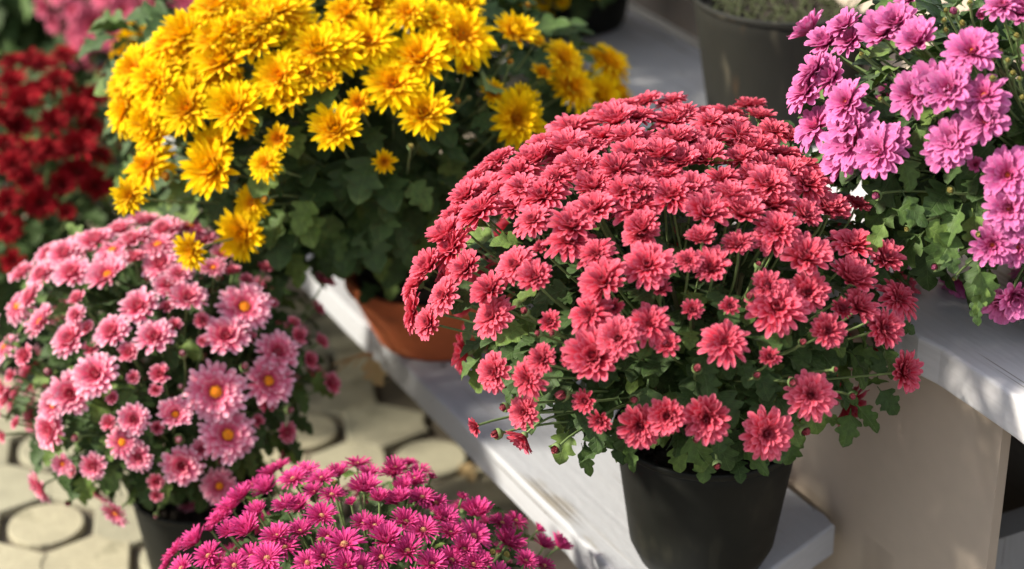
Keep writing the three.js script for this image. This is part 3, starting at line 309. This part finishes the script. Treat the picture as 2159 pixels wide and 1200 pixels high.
// ---------------------------------------------------------------- a potted chrysanthemum
function mum(name, label, group, o) {
  const g = thing(name, label, 'potted plant', o.base, group), R = rng(o.seed), c = V(...o.c).sub(g.position), rad = V(...o.r);
  makePot(g, o.pot);
  const crown = V(0, o.pot.h * 0.86, 0), B = blooms(o.kind, o.rows), nodes = [], camDir = V(0, 0, 0).sub(g.position).setY(1.526 - g.position.y).normalize();
  const addFlower = (p, dia, type) => {
    const N = p.clone().sub(c).divide(rad).divide(rad).normalize();
    const axis = N.multiplyScalar(0.9).add(V(0, 0.30, 0)).add(V(-0.10, 0.14, 0.06)).add(V(R() - 0.5, R() - 0.5, R() - 0.5).multiplyScalar(o.jit ?? 0.45)).normalize();
    const K = KIND[o.kind], half = type === 0 && K.mid && dia < 0.059 && R() < K.midP, set = half ? B.mid : [B.open, B.young, B.bud, B.green][type], m = part(type > 1 ? 'flower_bud' : 'flower', set[Math.floor(R() * set.length)], petalMat, g);
    const s = dia / 2 * (type === 0 ? (K.size ?? 1.06) : type === 1 ? 0.95 : 1.2); m.scale.setScalar(s); m.position.copy(p).addScaledVector(axis, -0.25 * s);
    m.quaternion.setFromUnitVectors(V(0, 1, 0), axis); m.rotateY(R() * 6.28);
    if (type === 0 && !half) part('flower_centre', B.disc, discMat, m).position.y = 0.02;
    // stalk with the green calyx at its head
    const to = crown.clone().lerp(c, 0.45), len = m.position.distanceTo(to) * (o.stalk ?? 0.42);
    const e1 = m.position.clone().addScaledVector(axis, -len * 0.35), dirTo = to.sub(m.position).normalize(), e2 = m.position.clone().addScaledVector(dirTo, len).add(V((R() - 0.5) * 0.02, -0.008, (R() - 0.5) * 0.02));
    m.updateMatrix(); const inv = m.matrix.clone().invert(); const curve = new THREE.QuadraticBezierCurve3(V(0, -0.1, 0), e1.applyMatrix4(inv), e2.clone().applyMatrix4(inv));
    const tube = new THREE.TubeGeometry(curve, 6, (o.stalkR ?? 0.0013) / s, 5);
    part('flower_stalk', mergeGeometries([tube, type > 1 ? cupGeo : calyxGeo]), stemMat, m);
    nodes.push(p.clone());
    if (o.leafOnStalk && R() < o.leafOnStalk) nodesLeaf.push(e2);
  };
  const nodesLeaf = [];
  for (let i = 0; i < o.flowers.length; i += 5) addFlower(V(o.flowers[i] / 1000, o.flowers[i + 1] / 1000, o.flowers[i + 2] / 1000), o.flowers[i + 3] / 1000, o.flowers[i + 4]);
  // the side turned away from the photograph
  for (let k = 0, n = 0; k < 900 && n < (o.far ?? 40); k++) {
    const q = V(R() * 2 - 1, R() * 1.5 - 0.5, R() * 2 - 1); if (q.length() > 1) continue; q.normalize();
    const p = q.clone().multiply(rad).add(c), Nn = q.clone().divide(rad).normalize(); if (Nn.dot(camDir) > -0.4 && !(o.fill && o.fill(p, q))) continue;
    const dia = o.dia * (0.8 + 0.4 * R()); if (nodes.some(w => w.distanceTo(p) < dia * 0.75)) continue; addFlower(p, dia, R() < 0.2 ? 1 : 0); n++;
  }
  // woody stems from the soil
  for (let i = 0; i < (o.stems ?? 14); i++) {
    const a = i * 2.4 + R(), q = V(Math.cos(a) * (0.35 + 0.5 * R()), 0.2 + 0.55 * R(), Math.sin(a) * (0.35 + 0.5 * R())).multiply(rad).multiplyScalar(0.75).add(c), s = V(Math.cos(a) * 0.022, o.pot.h * 0.82, Math.sin(a) * 0.022), mid = s.clone().lerp(q, 0.5).add(V(0, 0.03, 0));
    part('stem', new THREE.TubeGeometry(new THREE.QuadraticBezierCurve3(s, mid, q), 7, 0.0024, 5), barkMat, g);
  }
  // leaves: picked-out ones on the outside, a mass of them within
  const putLeaf = (p, dir, up, len, slim) => { const set = slim ? slimLeaf : leafGeos, m = part('leaf', set[Math.floor(R() * set.length)], leafMats[Math.floor(R() * 3)], g); m.position.copy(p); aim(m, dir, up); m.scale.setScalar(len); };
  for (let i = 0; o.leafAt && i < o.leafAt.length; i += 7) { const q = o.leafAt.slice(i, i + 7), d = V(q[3], q[4], q[5]).normalize(); putLeaf(V(q[0], q[1], q[2]).divideScalar(1000), d, camDir.clone().multiplyScalar(0.8).add(V(R() - 0.5, R(), R() - 0.5)), q[6] / 1000 * 1.05, i % 21 === 0); }
  for (const p of nodesLeaf) { const out = p.clone().sub(c).normalize(); putLeaf(p, out.add(V(R() - 0.5, R() * 0.6 - 0.4, R() - 0.5)), V(R() - 0.5, 1, R() - 0.5), o.leaf * (0.6 + 0.4 * R()), R() < 0.3); }
  const shell = (lo, hi, f0, f1) => { for (;;) { const q = V(R() * 2 - 1, R() * (hi - lo) + lo, R() * 2 - 1); if (q.length() > 1 || q.length() < 0.2) continue; q.normalize(); if (q.y < lo) continue; return [q.clone(), q.multiply(rad).multiplyScalar(lerp(f0, f1, R())).add(c)]; } };
  const low = o.low ?? -0.95;
  for (let i = 0; i < o.leaves; i++) {
    const [q, p] = shell(low, 0.75, o.shell?.[0] ?? 0.72, o.shell?.[1] ?? 0.93);
    const dir = q.clone().multiplyScalar(0.8).add(V(R() - 0.5, -0.15 - 0.5 * R(), R() - 0.5).multiplyScalar(0.9)), up = V(0, 0.9, 0).addScaledVector(q, 0.7).add(V(R() - 0.5, 0, R() - 0.5));
    putLeaf(p.addScaledVector(dir, -o.leaf * 0.4), dir, up, o.leaf * (0.65 + 0.55 * R()), R() < 0.12);
  }
  if (o.skirt) for (let i = 0; i < o.skirt; i++) { const a = R() * 6.28, rr = o.pot.rim * (0.75 + 0.25 * R()), p = V(Math.cos(a) * rr, o.pot.h + 0.005 + 0.03 * R(), Math.sin(a) * rr), dir = V(Math.cos(a), -0.25 - 0.6 * R(), Math.sin(a)); putLeaf(p, dir, V(Math.cos(a) * 0.8, 1, Math.sin(a) * 0.8), o.leaf * (0.6 + 0.4 * R()), false); }
  const im = new THREE.InstancedMesh(leafGeos[1], leafMats[1], o.inner); im.name = 'inner_foliage'; im.userData.kind = 'stuff'; im.castShadow = im.receiveShadow = true;
  const tmp = new THREE.Object3D();
  for (let i = 0; i < o.inner; i++) { const [q, p] = shell(low, 0.9, 0.25, 0.80); tmp.position.copy(p); aim(tmp, q.add(V(R() - 0.5, R() - 0.7, R() - 0.5)), V(R() - 0.5, 1, R() - 0.5)); tmp.scale.setScalar(o.leaf * (0.7 + 0.6 * R())); tmp.updateMatrix(); im.setMatrixAt(i, tmp.matrix); }
  g.add(im);
  return g;
}
const grp = 'potted chrysanthemums on and around the stand';
mum('potted_chrysanthemum', 'coral red chrysanthemum dome in a dark pot at the front end of the lower plank', grp, { base: [0.2074, 0.25, -1.9318], c: [0.169, 0.575, -1.95], r: [0.27, 0.171, 0.26], kind: 'coral', rows: 5, seed: 11, flowers: coralBlooms, leafAt: coralLeaves, leafOnStalk: 0.8, dia: 0.05, far: 45, stems: 20, leaves: 170, leaf: 0.042, inner: 900, skirt: 12, low: -0.9, pot: { rim: 0.1, base: 0.079, h: 0.165, mat: plastic, round: 0.03, seed: 3 } });
mum('potted_chrysanthemum', 'large yellow chrysanthemum in a terracotta pot on the lower plank', grp, { base: [-0.0974, 0.25, -2.4638], c: [-0.21, 0.59, -2.49], r: [0.34, 0.235, 0.35], kind: 'yellow', rows: 5, seed: 23, flowers: yellowBlooms, leafAt: yellowLeaves, dia: 0.075, far: 35, stems: 18, leaves: 230, leaf: 0.06, inner: 1100, skirt: 10, low: -1, jit: 0.45, pot: { rim: 0.123, base: 0.085, h: 0.10, mat: terracotta, t: 0.006, lip: 0.02, out: 0.006, seed: 5 } });
mum('potted_chrysanthemum', 'pale pink daisy chrysanthemum with orange centres in a dark pot on the pavers', grp, { base: [-0.39, 0, -2.25], c: [-0.423, 0.32, -2.25], r: [0.21, 0.188, 0.21], kind: 'pink', rows: 5, seed: 31, flowers: pinkBlooms, dia: 0.052, far: 40, leaves: 190, leaf: 0.042, inner: 800, skirt: 8, low: -0.95, jit: 0.45, leafOnStalk: 0.3, pot: { rim: 0.092, base: 0.07, h: 0.15, mat: plastic, seed: 7 } });
mum('potted_chrysanthemum', 'bright magenta small flowered chrysanthemum on the pavers at the bottom of the picture', grp, { base: [-0.15, 0, -1.87], c: [-0.158, 0.222, -1.868], r: [0.222, 0.15, 0.2], kind: 'magenta', rows: 5, seed: 41, flowers: magentaBlooms, dia: 0.034, far: 50, leaves: 170, leaf: 0.03, inner: 800, skirt: 6, low: -0.8, leafOnStalk: 0.3, pot: { rim: 0.085, base: 0.065, h: 0.11, mat: plastic, seed: 9 } });
mum('potted_chrysanthemum', 'orchid pink chrysanthemum with yellow buds at the right on the upper plank', grp, { base: [0.608, 0.535, -1.8987], c: [0.523, 0.738, -2.0], r: [0.245, 0.2, 0.22], kind: 'orchid', rows: 5, seed: 53, fill: (p, q) => p.x > -0.03 && q.y > -0.3, flowers: orchidBlooms, leafAt: orchidLeaves, dia: 0.05, far: 55, leaves: 200, leaf: 0.048, inner: 800, skirt: 8, low: -0.9, shell: [0.6, 0.88], leafOnStalk: 0.2, pot: { rim: 0.09, base: 0.07, h: 0.15, mat: plastic, seed: 13 } });
mum('potted_chrysanthemum', 'dark red chrysanthemum on the ground at the left behind the pale pink one', grp, { base: [-0.73, 0, -2.86], c: [-0.73, 0.314, -2.80], r: [0.27, 0.22, 0.3], kind: 'red', rows: 3, seed: 61, flowers: redBlooms, dia: 0.055, far: 25, leaves: 150, leaf: 0.05, inner: 700, skirt: 4, pot: { rim: 0.1, base: 0.08, h: 0.15, mat: plastic, seed: 15 } });
mum('potted_chrysanthemum', 'rose pink chrysanthemum at the upper left behind the yellow one', grp, { base: [-0.56, 0.25, -3.28], c: [-0.56, 0.51, -3.28], r: [0.25, 0.19, 0.24], kind: 'rose', rows: 3, seed: 67, flowers: pinkbBlooms, dia: 0.06, far: 25, leaves: 150, leaf: 0.05, inner: 600, skirt: 4, pot: { rim: 0.1, base: 0.08, h: 0.12, mat: plastic, seed: 17 } });
mum('potted_chrysanthemum', 'orange yellow chrysanthemum on the upper plank cut off by the top edge', grp, { base: [0.086, 0.535, -2.905], c: [0.02, 0.80, -2.83], r: [0.29, 0.23, 0.25], kind: 'yellow', rows: 3, seed: 71, fill: (p, q) => q.y > 0.1, flowers: orangebBlooms, dia: 0.065, far: 60, leaves: 150, leaf: 0.055, inner: 900, skirt: 6, low: -1, pot: { rim: 0.1, base: 0.08, h: 0.16, mat: plastic, seed: 19 } });

// dusty dark pot of soil on the upper plank
{
  const g = thing('flower_pot', 'dusty dark plastic pot of dark soil on the upper plank behind the coral flowers', 'flower pot', [0.342, 0.535, -2.505]);
  makePot(g, { rim: 0.118, base: 0.09, h: 0.175, mat: dustyPlastic, seed: 21 });
  const R = rng(91), gs = []; for (let i = 0; i < 220; i++) { const a = R() * 6.28, q = Math.sqrt(R()) * 0.098, c = new THREE.TubeGeometry(new THREE.QuadraticBezierCurve3(V(0, 0, 0), V((R() - 0.5) * 0.02, 0.012, (R() - 0.5) * 0.02), V((R() - 0.5) * 0.04, 0.008 + R() * 0.014, (R() - 0.5) * 0.04)), 3, 0.0011, 4); c.translate(Math.cos(a) * q, 0.148, Math.sin(a) * q); gs.push(c); }
  const moss = part('moss', mergeGeometries(gs), mossMat, g); moss.userData.kind = 'stuff';
}
// dark leafy shrub in the back corner
{
  const g = thing('leafy_shrub', 'dark leafy shrub with a pale round bud in the upper left corner', 'shrub', [-1.0, 0, -3.75]), R = rng(101);
  const N = 2600, im = new THREE.InstancedMesh(leafGeos[2], leafMats[1], N), tmp = new THREE.Object3D(); im.name = 'crown'; im.userData.kind = 'stuff'; im.castShadow = im.receiveShadow = true;
  for (let i = 0; i < N; i++) { let q; do q = V(R() * 2 - 1, R() * 2 - 1, R() * 2 - 1); while (q.length() > 1); tmp.position.copy(q).multiply(V(0.45, 0.42, 0.4)).add(V(0, 0.45, 0)); aim(tmp, q.normalize().add(V(R() - 0.5, R() - 0.8, R() - 0.5)), V(R() - 0.5, 1, R() - 0.5)); tmp.scale.setScalar(0.05 + 0.04 * R()); tmp.updateMatrix(); im.setMatrixAt(i, tmp.matrix); }
  g.add(im);
  for (let i = 0; i < 6; i++) { const a = i * 1.05; part('trunk', new THREE.TubeGeometry(new THREE.QuadraticBezierCurve3(V(Math.cos(a) * 0.03, 0, Math.sin(a) * 0.03), V(Math.cos(a) * 0.06, 0.25, Math.sin(a) * 0.06), V(Math.cos(a) * 0.25, 0.55, Math.sin(a) * 0.22)), 8, 0.008, 6), barkMat, g); }
  const bud = part('flower_bud', blooms('red', 3).green[0], petalMat, g); bud.position.set(0.16, 0.70, 0.43); bud.scale.setScalar(0.022);
}
// dry straw and a withered leaf by the terracotta pot
{
  const g = thing('dry_straw', 'few dry straw stalks lying at the edge of the plank beside the terracotta pot', 'straw', [-0.185, 0.252, -2.40]);
  const R = rng(7); for (let i = 0; i < 7; i++) { const a = 2.6 + (R() - 0.5) * 1.5, l = 0.03 + 0.04 * R(), s = V((R() - 0.5) * 0.01, 0.002, (R() - 0.5) * 0.01); part('stalk', new THREE.TubeGeometry(new THREE.QuadraticBezierCurve3(s, s.clone().add(V(Math.cos(a) * l * 0.5, 0.01, Math.sin(a) * l * 0.5)), s.clone().add(V(Math.cos(a) * l, -0.004 + 0.006 * R(), Math.sin(a) * l))), 5, 0.0011, 5), strawMat, g); }
  const lf = part('withered_leaf', leafGeos[3], strawMat, g); lf.position.set(0.0, 0.004, 0.0); aim(lf, V(0.25, -0.9, 0.4), V(-0.4, 0.4, 1)); lf.scale.setScalar(0.05);
}

// withered leaves on the pavers by the plank
for (const [x, z, t, s, label] of [[-0.075, -2.53, 0.6, 0.04, 'small pale withered leaf on the pavers beside the lower plank'], [-0.80, -2.30, 2.4, 0.035, 'tan withered leaf on the sunlit pavers at the left edge']]) {
  const m = new THREE.Mesh(leafGeos[4], strawMat); m.name = numbered('withered_leaf'); m.castShadow = m.receiveShadow = true; m.position.set(x, 0.012, z); m.rotation.set(0.1, t, 0.15); m.scale.setScalar(s); m.userData = { label, category: 'leaf', group: 'withered leaves on the pavers' }; scene.add(m);
}

renderer.render(scene, camera);
